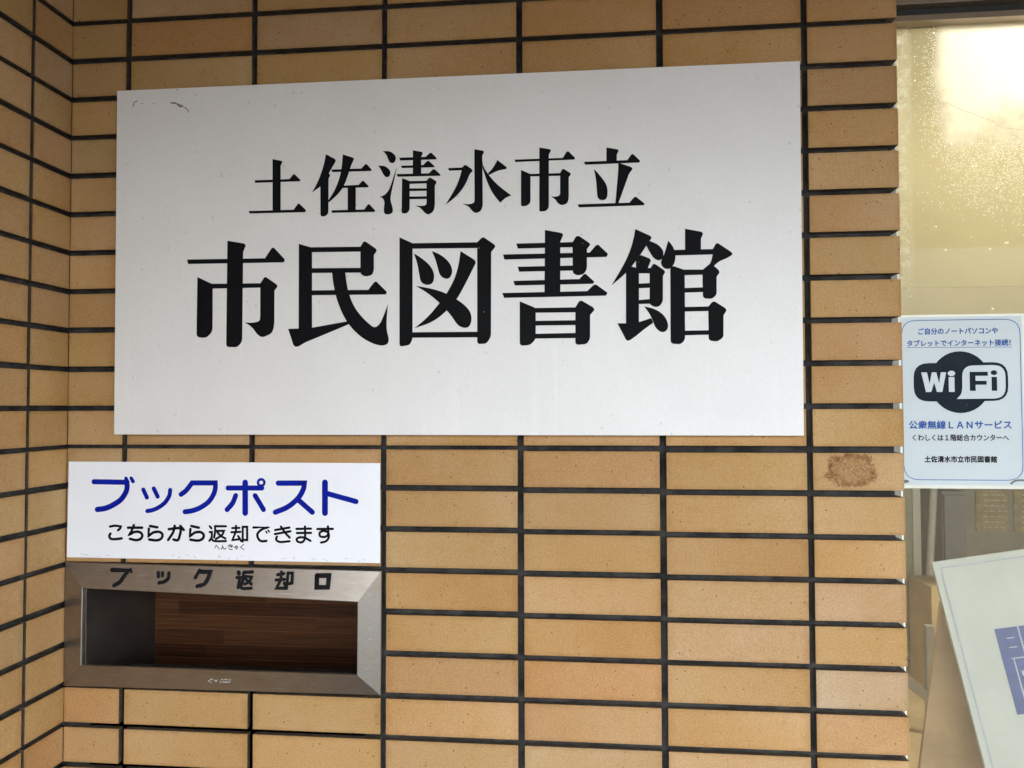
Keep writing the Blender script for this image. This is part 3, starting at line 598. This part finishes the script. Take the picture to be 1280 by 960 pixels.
def rail_y(x, z):
    t = (ZO - .1995 - .0088 * (x - .1243) - z) / .0475
    return YO + (YI - YO) * min(1, max(0, t)) - .0006
M_BRUSH = vinyl_material('brushed black paint', (.008, .008, .009), (.014, .014, .016))
k0 = 0
for nst in (2, 3, 2, 7, 6, 1):
    strokes('painted_character', [(w * 1.08, p) for w, p in SLOT_MARKS[k0:k0 + nst]], M_BRUSH, slot, .1245, ZO - .417, rail_y, .22)
    k0 += nst
bm = bmesh.new()
rr = random.Random(5)
for k in range(26):
    x = .395 + rr.random() * .042; z = -.3965 + rr.uniform(-.0035, .0035) - .002
    stroke(bm, [(x * 1000, z * 1000), (x * 1000 + rr.uniform(.6, 3), z * 1000 + rr.uniform(-1.2, 1.2))], rr.uniform(.5, 1.1),
           lambda a, b: (a / 1000, YI + (YO - YI) * ((-.3786 - b / 1000) / .0385) - .0007, ZO + b / 1000))
link('sticker_residue', bm, plain('white residue', (.7, .7, .68), .7), slot)
CX0, CX1, CY, CZ0, CZ1 = .168, .668, .215, ZO - .62, ZO - .236
M_WOOD = wood_material('dark laminated board', (.022, .0068, .0022), (.10, .040, .0145), .029, .40, .45)
boxo('back_board', M_WOOD, slot, (CX0 - .02, CX1 + .02, CY, CY + .018, CZ0 - .02, CZ1 + .02))
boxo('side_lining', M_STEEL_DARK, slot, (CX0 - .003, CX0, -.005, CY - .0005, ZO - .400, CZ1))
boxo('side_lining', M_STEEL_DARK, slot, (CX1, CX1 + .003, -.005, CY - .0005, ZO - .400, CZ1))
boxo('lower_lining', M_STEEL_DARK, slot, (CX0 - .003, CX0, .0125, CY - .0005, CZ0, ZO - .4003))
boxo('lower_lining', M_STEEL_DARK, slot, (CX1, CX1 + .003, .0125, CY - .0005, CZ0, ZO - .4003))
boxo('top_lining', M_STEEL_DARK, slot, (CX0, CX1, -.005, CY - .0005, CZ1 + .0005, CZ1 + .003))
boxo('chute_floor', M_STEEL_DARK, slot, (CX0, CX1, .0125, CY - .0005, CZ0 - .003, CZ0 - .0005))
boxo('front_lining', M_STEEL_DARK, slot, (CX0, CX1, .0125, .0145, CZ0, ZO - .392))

# ------------------------------------------------------------------ the window at the right
GX0, GX1, GY = 1.6005, 2.70, .122
Z_SILL, Z_HEAD = .52, ZO + .757
win = empty('window', (GX0, GY, Z_SILL), 'dusty fixed window with whitish water marks and aluminium frame right of the tiled wall', 'window')
def glass_material():
    t = NT('dusty window glass')
    t.t.nodes.remove(t.b)
    o = t.sep(t.co)
    X, Z = o[0], o[2]
    fres = t.new('ShaderNodeFresnel'); fres.inputs['IOR'].default_value = 1.22
    tr = t.new('ShaderNodeBsdfTransparent'); tr.inputs[0].default_value = (.93, .95, .92, 1)
    gl = t.new('ShaderNodeBsdfGlossy'); gl.inputs['Roughness'].default_value = .02
    m1 = t.new('ShaderNodeMixShader')
    t.put(m1.inputs[0], fres.outputs[0]); t.put(m1.inputs[1], tr.outputs[0]); t.put(m1.inputs[2], gl.outputs[0])
    # scale and dust: thick powder high on the pane, breaking up into separate droplets lower down
    wob = t.math('MULTIPLY', t.math('SUBTRACT', t.noise(9, 4, .6), .5), .22)
    zz = t.math('SUBTRACT', t.math('ADD', Z, wob), t.math('MULTIPLY', t.math('SUBTRACT', X, 1.7), -.12))
    up = t.ramp(zz, ZO + .35, ZO + .68)
    lf = t.ramp(t.math('ADD', X, t.math('MULTIPLY', wob, .25)), 1.612, 1.715)
    band = t.math('MULTIPLY', t.ramp(X, 1.622, 1.640, 1, .0), t.ramp(Z, ZO + .18, ZO + .36))
    den = t.math('MULTIPLY', up, lf)
    den = t.math('MAXIMUM', den, t.math('MULTIPLY', band, .15))
    c1 = t.sep(t.voro(420, out='Color'))[0]
    c2 = t.sep(t.voro(320, out='Color'))[1]
    rim = t.ramp(t.voro(320), .2, .6, 1, 0)
    sp1 = t.math('MULTIPLY', t.math('LESS_THAN', c1, t.math('MULTIPLY', t.math('MULTIPLY', den, lf), 1.1)), t.ramp(t.voro(420), .3, .6, 1, .15))
    sp2 = t.math('MULTIPLY', t.math('LESS_THAN', c2, t.math('MULTIPLY', t.math('MULTIPLY', den, lf), .9)), rim)
    rr_ = t.sep(t.voro(95, out='Color'))[2]
    sp3 = t.math('MULTIPLY', t.math('LESS_THAN', rr_, t.math('ADD', .012, t.math('MULTIPLY', t.ramp(Z, ZO + .15, ZO + .5), .05))), t.ramp(t.voro(95), .10, .26, 1, 0))
    sp3 = t.math('MULTIPLY', sp3, t.ramp(Z, ZO + .1, ZO + .16))
    full = t.math('MULTIPLY', t.math('POWER', t.ramp(den, .10, 1.0), 2.6), .85)
    # darker specks and a hair-line scratch inside the powder
    hole = t.math('MULTIPLY', t.ramp(t.voro(60), .05, .12, 1, 0), t.math('LESS_THAN', t.sep(t.voro(60, out='Color'))[0], .35))
    film = t.math('ADD', t.math('ADD', .05, t.ramp(Z, ZO - .5, ZO + .1, .08, 0)), t.math('MULTIPLY', t.noise(14, 5, .65), .14))
    d = t.math('MAXIMUM', t.math('MAXIMUM', t.math('MULTIPLY', sp1, .5), t.math('MULTIPLY', sp2, .6)), t.math('MAXIMUM', full, sp3))
    film = t.math('ADD', film, t.math('MULTIPLY', band, t.ramp(t.noise(60, 5, .7), .3, .7, .08, .38)))
    d = t.math('MAXIMUM', d, film)
    d = t.math('MULTIPLY', d, t.math('SUBTRACT', 1.0, t.math('MULTIPLY', hole, .45)))
    d = t.math('MINIMUM', d, .92)
    tl = t.new('ShaderNodeBsdfTranslucent'); tl.inputs[0].default_value = (.80, .79, .72, 1)
    df = t.new('ShaderNodeBsdfDiffuse'); df.inputs[0].default_value = (.70, .68, .58, 1)
    m2 = t.new('ShaderNodeMixShader'); m2.inputs[0].default_value = .14
    t.put(m2.inputs[1], tl.outputs[0]); t.put(m2.inputs[2], df.outputs[0])
    m3 = t.new('ShaderNodeMixShader')
    t.put(m3.inputs[0], d); t.put(m3.inputs[1], m1.outputs[0]); t.put(m3.inputs[2], m2.outputs[0])
    t.t.links.new(m3.outputs[0], t.out.inputs[0])
    return t.m
bm = bmesh.new()
v = [bm.verts.new(p) for p in ((GX0 - .004, GY, Z_SILL - .01), (GX1 + .004, GY, Z_SILL - .01), (GX1 + .004, GY, Z_HEAD + .03), (GX0 - .004, GY, Z_HEAD + .03))]
bm.faces.new(v)
link('glass_pane', bm, glass_material(), win)
M_JAMB = plain('weathered jamb paint', (.27, .26, .21), .6, .1, 20)
boxo('jamb', M_JAMB, win, (XE + .002, 1.5930, .090, .150, Z_SILL - .06, Z_HEAD + .12), .001)
boxo('sealant', M_SEAL, win, (1.5933, 1.6020, .106, .1215, Z_SILL, Z_HEAD), .001)
boxo('jamb', M_ALU, win, (GX1, GX1 + .045, .090, .150, Z_SILL - .06, Z_HEAD + .12), .001)
hr = [(.0965, .1205, Z_HEAD - .006, Z_HEAD + .0048, M_BRONZE, 'glazing_bead'), (.112, .150, Z_HEAD + .0052, Z_HEAD + .0225, M_GASKET, 'gasket'),
      (.093, .150, Z_HEAD + .0228, Z_HEAD + .0330, M_BRONZE, 'head_rail'), (.090, .150, Z_HEAD + .0333, Z_HEAD + .12, M_ALU, 'head_frame')]
for y0, y1, z0, z1, m, n in hr: boxo(n, m, win, (1.5955, GX1 - .0003, y0, y1, z0, z1), .0006)
boxo('sill', M_ALU, win, (1.5955, GX1 - .0003, .070, .150, Z_SILL - .06, Z_SILL - .002), .001)
bm = bmesh.new()
stroke(bm, [(1688, 614), (1696, 612), (1722, 597), (1737, 592), (1752, 584), (1768, 578), (1780, 568), (1792, 563), (1805, 562), (1840, 555)], .7, lambda x, z: (x / 1000, GY - .0004, ZO + z / 1000))
link('scratch', bm, plain('scratch grime', (.20, .18, .13), .8), win)
# plain wall round the window
bm = bmesh.new()
box(bm, XE + .002, GX1 + .045, .088, .155, 0, Z_SILL - .061); box(bm, XE + .002, GX1 + .045, .088, .155, Z_HEAD + .1205, Z_CEIL - .001)
box(bm, GX1 + .0455, 6.5, .088, .155, 0, Z_CEIL + .5)
tag(link('rendered_wall', bm, plain('painted render', (.55, .50, .42), .85, .08, 6, bump=.3)), 'painted rendered wall around and below the dusty window', 'wall', kind='structure')

# ------------------------------------------------------------------ room behind the glass
IX0, IX1, IY1, IZ = 1.575, 4.2, 2.05, 2.62
for n, m, d in (('interior_wall', M_PUTTY, (IX0 - .05, IX0, .156, IY1, 0.02, IZ)), ('interior_wall', M_PUTTY, (IX1, IX1 + .05, .156, IY1, .02, IZ)),
                ('interior_wall', M_PUTTY, (IX0 - .05, IX1 + .05, IY1 + .001, IY1 + .05, .02, IZ)),
                ('interior_ceiling', M_CREAM, (IX0 - .05, IX1 + .05, .156, IY1 + .05, IZ + .001, IZ + .06))):
    bm = bmesh.new(); box(bm, *d); tag(link(n, bm, m), kind='structure')
sheet('interior_floor', M_FLOOR, IX0 - .05, IX1 + .05, .156, IY1 + .05, .018)
# cream pelmet screen hanging behind the upper part of the window
scr = empty('pelmet_screen', (1.72, .95, ZO + .05), 'pale yellow screen hanging behind the dusty glass above the notice', 'screen')
boxo('upper_panel', M_CREAM, scr, (1.60, 3.8, .950, .968, ZO + .403, IZ), .001)
boxo('lower_panel', plain('faded cream board', (.19, .158, .078), .75, .05, 5), scr, (1.60, 3.8, .9490, .972, ZO + .05, ZO + .4026), .001)
# the lamp
lamp = empty('ceiling_lamp', (1.80, .46, ZO + .89), 'lit white fluorescent lamp glowing behind the top of the dusty window', 'lamp')
def emit(name, c, s):
    m = bpy.data.materials.new(name); m.use_nodes = True
    b = m.node_tree.nodes['Principled BSDF']
    b.inputs['Base Color'].default_value = (.9, .9, .88, 1)
    b.inputs['Emission Color'].default_value = (*c, 1); b.inputs['Emission Strength'].default_value = s
    return m
LAMP_E = 2.9
boxo('diffuser', emit('lit diffuser', (1, .95, .82), LAMP_E), lamp, (1.80, 3.00, .40, .52, ZO + .943, ZO + .99), .012)
boxo('housing', plain('white lamp housing', (.8, .8, .78), .5), lamp, (1.79, 3.01, .385, .535, ZO + .9905, ZO + 1.03), .004)
boxo('stem', plain('white stem', (.8, .8, .78), .5), lamp, (2.38, 2.42, .44, .48, ZO + 1.0305, IZ), .002)
# ------------------------------------------------------------------ things seen low through the glass
M_GREY = plain('grey frame paint', (.36, .33, .28), .6, .08, 12)
cab = empty('cabinet', (2.0, 1.5, .02), 'greenish panelled cabinet with pale trim behind the low wooden table', 'cabinet')
boxo('side_panel', plain('grey green laminate', (.34, .32, .22), .5, .1, 9), cab, (1.80, 2.1615, 1.506, 1.85, ZO - .7735, ZO + .1), .001)
boxo('trim', plain('pale aluminium trim', (.60, .57, .46), .4, .05, 9), cab, (2.162, 2.188, 1.500, 1.85, .0185, ZO + .1), .001)
boxo('trim', plain('pale aluminium trim', (.60, .57, .46), .4, .05, 9), cab, (1.80, 2.1615, 1.502, 1.85, ZO - .797, ZO - .774), .001)
boxo('plinth', M_GREY, cab, (1.80, 2.1615, 1.51, 1.85, .0185, ZO - .7975), .001)
M_PALE = wood_material('pale birch board', (.50, .35, .17), (.62, .46, .24), .05, .9, .5)
M_TOP = plain('pale birch top', (.66, .485, .245), .5, .12, 8)
ZT = ZO - .80
tb = empty('table', (1.95, .85, .02), 'low pale wooden table just inside the glass, carrying the leaning white board', 'table')
boxo('tabletop', M_TOP, tb, (1.60, 2.75, .17, 1.495, ZT - .03, ZT), .003)
for x_ in (1.63, 2.67):
    for y_ in (.20, 1.41): boxo('leg', M_PALE, tb, (x_, x_ + .05, y_, y_ + .05, .0185, ZT - .0305), .003)
bx = empty('wooden_box', (2.10, 1.2, ZT), 'upright pale wooden box standing on the low table behind the white board', 'box')
boxo('front_panel', M_TOP, bx, (2.0905, 2.22, 1.190, 1.1995, ZT + .0005, ZO - .475), .001)
boxo('carcass', M_TOP, bx, (2.0915, 2.219, 1.20, 1.36, ZT + .0005, ZO - .477), .001)
st = empty('metal_stand', (1.95, .88, ZT), 'grey metal stand with slanting brace on the low table, seen beside the tile edge', 'stand')
boxo('upright', M_GREY, st, (1.9445, 1.9660, .870, .890, ZT + .0005, ZO - .51), .002)
bm = bmesh.new()
slab(bm, [Vector(p) for p in ((1.80, ZO - .570), (1.80, ZO - .600), (1.9440, ZO - .712), (1.9440, ZO - .680))], .872, .888)
link('brace', bm, M_GREY, st)
# leaning display board
ux = Vector((.1764, .0, .0285)).normalized()
dn = Vector((.0714, -.05, -.3854)).normalized()
nrm = ux.cross(dn).normalized()
if nrm.y > 0: nrm = -nrm
P0 = Vector((1.7482, .35, ZO - .2426))
disp = empty('display_board', (P0.x + .2, .30, ZO - .80), 'white display board with a thin blue border and blue print, leaning behind the glass', 'display board')
def plate3(name, mat, parent, a, b, c, d, off, th):
    """board-space rectangle (a..b along the top edge, c..d down the side), off in front of the board face"""
    bm = bmesh.new()
    vs = []
    for o in (off, off - th):
        for s, t in ((a, c), (b, c), (b, d), (a, d)):
            vs.append(bm.verts.new(P0 + ux * s + dn * t + nrm * o))
    for q_ in ((0, 1, 2, 3), (7, 6, 5, 4), (0, 4, 5, 1), (1, 5, 6, 2), (2, 6, 7, 3), (3, 7, 4, 0)):
        bm.faces.new([vs[k] for k in q_])
    bmesh.ops.recalc_face_normals(bm, faces=bm.faces)
    return link(name, bm, mat, parent)
M_BOARD = plain('white card', (.46, .47, .43), .5, .04, 6)
M_LINE = plain('pale blue ink', (.34, .37, .44), .6)
M_INK = plain('mid blue ink', (.055, .085, .24), .6, .2, 14)
plate3('face', M_BOARD, disp, 0, .60, 0, .565, 0, .008)
bm = bmesh.new()
def strip(bm, a, b, c, d, off):
    f = bm.faces.new([bm.verts.new(P0 + ux * s + dn * t + nrm * off) for s, t in ((a, c), (b, c), (b, d), (a, d))])
    f.normal_update()
    if f.normal.dot(nrm) < 0: f.normal_flip()
for a, b, c, d in ((.012, .588, .012, .0145), (.012, .0145, .0146, .550), (.5855, .588, .0146, .550), (.012, .588, .5501, .5526)): strip(bm, a, b, c, d, .0006)
link('border', bm, M_LINE, disp)
bm = bmesh.new()
strip(bm, .083, .46, .143, .306, .0006)
pblock = link('printed_block', bm, M_INK, disp)
bm = bmesh.new()
for a, b, c, d in ((.101, .116, .162, .1640), (.101, .117, .180, .1820), (.126, .1285, .143, .200), (.100, .126, .2005, .2030), (.103, .1055, .2035, .306), (.112, .128, .226, .236), (.1062, .46, .262, .306),
                   (.16, .19, .165, .172), (.21, .215, .143, .25), (.15, .30, .205, .208)):
    strip(bm, a, b, c, d, .0010)
link('printed_lines', bm, plain('white ink', (.40, .43, .48), .6), pblock)
M_CARD = plain('brown cardboard', (.42, .28, .15), .85, .18, 9)
bm = bmesh.new()
slab(bm, [Vector(p) for p in ((1.787, ZO - .335), (1.735, ZO - .70), (1.7215, ZO - .7995), (2.25, ZO - .7995), (2.15, ZO - .335))], .402, .412)
link('rear_support', bm, M_CARD, disp)
# on the far wall
M_TAN = plain('tan paper', (.58, .45, .24), .8, .12, 30)
M_TANL = plain('pale print', (.78, .70, .50), .8)
for k, (x0, x1, z0, z1, lab) in enumerate(((2.620, 2.742, -.437, -.270, 'tan paper with rows of pale print on the far wall, seen under the notice'),
                                          (2.766, 2.90, -.437, -.270, 'second tan paper further right on the far wall, cut by the edge of the view'))):
    pp = empty('wall_paper_notice', (x0, 2.04, ZO + z0), lab, 'paper notice', 'tan papers on the far wall')
    boxo('sheet', M_TAN, pp, (x0, x1, 2.040, 2.0505, ZO + z0, ZO + z1), 0)
    bm = bmesh.new()
    for j in range(7):
        zz = ZO + z0 + .014 + j * .022
        xx = x0 + .03
        while xx < x1 - .015:
            w = rnd.uniform(.008, .022)
            f = bm.faces.new([bm.verts.new(p) for p in ((xx, 2.0394, zz), (xx + w, 2.0394, zz), (xx + w, 2.0394, zz + .006), (xx, 2.0394, zz + .006))])
            xx += w + rnd.uniform(.004, .01)
    link('print_rows', bm, M_TANL, pp)
pole = empty('pole', (2.18, 1.55, .02), 'pale slim pole slanting behind the glass left of the tan papers', 'pole')
def tube(bm, a, b, r0, r1, n=14):
    a, b = Vector(a), Vector(b)
    d = (b - a).normalized(); u = d.orthogonal().normalized(); w = d.cross(u)
    A = [bm.verts.new(a + (u * math.cos(2 * math.pi * k / n) + w * math.sin(2 * math.pi * k / n)) * r0) for k in range(n)]
    B = [bm.verts.new(b + (u * math.cos(2 * math.pi * k / n) + w * math.sin(2 * math.pi * k / n)) * r1) for k in range(n)]
    for k in range(n): bm.faces.new((A[k - 1], A[k], B[k], B[k - 1]))
    bm.faces.new(A[::-1]); bm.faces.new(B)
    bmesh.ops.recalc_face_normals(bm, faces=bm.faces)
bm = bmesh.new(); tube(bm, (2.155, 1.5, .045), (2.262, 1.5, ZO + .25), .012, .012)
link('shaft', bm, plain('pale pole paint', (.60, .55, .46), .5), pole, True)
bm = bmesh.new(); tube(bm, (2.155, 1.5, .0185), (2.155, 1.5, .045), .05, .03)
link('foot', bm, M_GREY, pole, True)
loc = empty('locker', (2.36, 2.0, .02), 'plain grey locker standing against the far wall behind the glass', 'locker')
boxo('body', M_GREY, loc, (2.385, 2.47, 1.80, 2.045, .0185, ZO - .25), .003)
boxo('door', plain('grey locker door', (.31, .29, .25), .55, .08, 7), loc, (2.388, 2.467, 1.785, 1.799, .04, ZO - .262), .002)

# ------------------------------------------------------------------ the wireless notice on the glass
NX, NZ, NY = 1.6060, ZO - .0640, .1205
note = empty('notice', (NX, NY, NZ), 'laminated white notice with a dark cloud shaped wireless logo, stuck on the window glass', 'notice')
M_PAPER = plain('white laminated paper', (.47, .525, .54), .35, .03, 7, spec=.5)
M_POUCH = plain('clear laminate margin', (.66, .66, .56), .25, .05, 20, spec=.5)
M_NBLUE = vinyl_material('blue print', (.028, .085, .30), (.035, .10, .33))
M_NDARK = vinyl_material('dark slate print', (.010, .016, .024), (.015, .022, .031))
M_NBLK = vinyl_material('black print', (.02, .02, .022), (.03, .03, .032))
boxo('laminate_pouch', M_POUCH, note, (NX - .004, NX + .2085, NY + .0006, NY + .0012, NZ - .006, NZ + .2995))
boxo('paper', M_PAPER, note, (NX, NX + .2045, NY - .0001, NY + .0005, NZ, NZ + .2955))
def npt(X, Y): return (1.6112 + X * .00016675 - .01067, ZO + .2254 - (Y * .0001755 + .0407))
def nfill(bm, pts, off):
    o = rounded([(*(v * 1000 for v in npt(p[0], p[1])), (p[2] * .17 if len(p) > 2 else 0)) for p in pts])
    fill(bm, o, lambda x, z: (x / 1000, NY - off, z / 1000))
def ell(cx, cy, rx, ry, n=40): return [(cx + rx * math.cos(2 * math.pi * k / n), cy + ry * math.sin(2 * math.pi * k / n)) for k in range(n)]
bm = bmesh.new()
nfill(bm, [(168, 198, 150), (1112, 192, 150), (1112, 578, 150), (168, 583, 150)], .00030)
nfill(bm, ell(635, 390, 305, 309), .00034)
logo = link('logo', bm, M_NDARK, note)
bm = bmesh.new()
nfill(bm, [(597, 558), (640, 515, 20), (655, 460, 30), (657, 225, 110), (1086, 220, 120), (1086, 555, 120)], .00044)
nfill(bm, [(245, 290), (303, 290), (328, 405), (352, 290), (398, 290), (424, 405), (442, 290), (496, 290), (455, 487), (400, 487), (374, 392), (343, 487), (290, 487)], .00044)
nfill(bm, [(520, 338), (578, 338), (578, 487), (520, 487)], .00044)
nfill(bm, ell(549, 302, 37, 27, 24), .00044)
link('logo_light_part', bm, M_PAPER, logo)
bm = bmesh.new()
nfill(bm, [(730, 288), (911, 288), (911, 328), (788, 328), (788, 378), (898, 378), (898, 417), (788, 417), (788, 478), (730, 478)], .00054)
nfill(bm, [(947, 340), (1001, 340), (1001, 478), (947, 478)], .00054)
nfill(bm, ell(973, 297, 33, 24, 24), .00054)
link('logo_letters', bm, M_NDARK, logo)
# rounded border line
bm = bmesh.new()
bx0, bx1, bz0, bz1 = 1.6095, 1.8072, ZO - .0548, ZO + .2258
o1 = rounded([(x * 1000, z * 1000, 26) for x, z in ((bx0, bz0), (bx1, bz0), (bx1, bz1), (bx0, bz1))])
n = len(o1); ctr = Vector(((bx0 + bx1) * 500, (bz0 + bz1) * 500))
for i in range(n):
    ps = []
    for k in (i - 1, i):
        p = o1[k]; t_ = (o1[(k + 1) % n] - o1[k - 1]).normalized(); m_ = Vector((-t_.y, t_.x))
        ps.append((p, m_))
    q_ = [(ps[0][0] - ps[0][1] * .6), (ps[1][0] - ps[1][1] * .6), (ps[1][0] + ps[1][1] * .6), (ps[0][0] + ps[0][1] * .6)]
    f = bm.faces.new([bm.verts.new((p.x / 1000, NY - .0003, p.y / 1000)) for p in q_])
    f.normal_update()
    if f.normal.y > 0: f.normal_flip()
link('border', bm, M_NBLUE, note)

def text(name, body, x0, x1, zc, h, mat, parent, bold=.012, off=.0003, y=None):
    """one line of type fitted between x0 and x1, h tall"""
    cu = bpy.data.curves.new('type', 'FONT')
    cu.body = body
    cu.resolution_u = 3
    ob = bpy.data.objects.new('type', cu)
    COL.objects.link(ob)
    bpy.context.view_layer.update()
    me = bpy.data.meshes.new_from_object(ob.evaluated_get(bpy.context.evaluated_depsgraph_get()))
    bpy.data.objects.remove(ob)
    xs = [v.co.x for v in me.vertices]; ys = [v.co.y for v in me.vertices]
    sx = (x1 - x0) / (max(xs) - min(xs)); sz = h / (max(ys) - min(ys))
    base = [v.co.copy() for v in me.vertices]
    for v in me.vertices:
        v.co = (x0 + (v.co.x - min(xs)) * sx, (NY if y is None else y) - off, zc + (v.co.y - (max(ys) + min(ys)) / 2) * sz)
    # heavier strokes: the same outlines printed again a hair to every side
    bm = bmesh.new(); bm.from_mesh(me)
    src = bm.verts[:] + bm.edges[:] + bm.faces[:]
    for k, (dx, dz) in enumerate(((-1, 0), (1, 0), (0, 1), (0, -1))):
        d = bmesh.ops.duplicate(bm, geom=src)
        bmesh.ops.translate(bm, verts=[v for v in d['geom'] if isinstance(v, bmesh.types.BMVert)], vec=(dx * bold * h, -.00003 * (k + 1), dz * bold * h))
    bmesh.ops.recalc_face_normals(bm, faces=bm.faces)
    bm.to_mesh(me); bm.free()
    me.materials.clear(); me.materials.append(mat)
    o = bpy.data.objects.new(name, me)
    COL.objects.link(o)
    o.parent = parent; o.location = -Vector(parent.location)
    return o
tag(text('lettering', 'ご自分のノートパソコンや', 1.6379, 1.7705, ZO + .2062, .0112, M_NBLUE, note, .035), label='first blue line')
line2 = tag(text('lettering', 'タブレットでインターネット接続！', 1.6186, 1.7912, ZO + .1853, .0112, M_NBLUE, note, .035), label='second blue line, underlined')
bm = bmesh.new()
f = bm.faces.new([bm.verts.new(p) for p in ((1.6180, NY - .0003, ZO + .1774), (1.7935, NY - .0003, ZO + .1768), (1.7935, NY - .0003, ZO + .1776), (1.6180, NY - .0003, ZO + .1782))])
link('underline', bm, M_NBLUE, line2)
tag(text('lettering', '公衆無線ＬＡＮサービス', 1.6195, 1.7895, ZO + .0415, .0142, M_NBLUE, note, .035), label='blue line under the logo')
tag(text('lettering', 'くわしくは１階総合カウンターへ', 1.6250, 1.7850, ZO + .0191, .0112, M_NBLK, note, .03), label='first black line')
tag(text('lettering', '土佐清水市立市民図書館', 1.6447, 1.7645, ZO - .0186, .0112, M_NBLK, note, .045), label='second black line')
M_CORNER_SHADE = plain('grey corner shade', (.11, .12, .11), .6)  # dark grey marks drawn as the shadow arcs of the notice's lifted corners
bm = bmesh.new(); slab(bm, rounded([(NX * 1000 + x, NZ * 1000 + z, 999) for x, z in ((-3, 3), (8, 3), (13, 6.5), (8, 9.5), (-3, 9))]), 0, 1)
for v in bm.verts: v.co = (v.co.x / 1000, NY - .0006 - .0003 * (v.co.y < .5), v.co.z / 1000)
link('corner_shade', bm, M_CORNER_SHADE, note)
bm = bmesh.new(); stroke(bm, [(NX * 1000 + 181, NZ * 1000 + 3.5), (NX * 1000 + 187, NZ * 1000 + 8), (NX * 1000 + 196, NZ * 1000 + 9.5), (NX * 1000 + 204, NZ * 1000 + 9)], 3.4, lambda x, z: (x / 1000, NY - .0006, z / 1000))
link('corner_shade', bm, M_CORNER_SHADE, note)
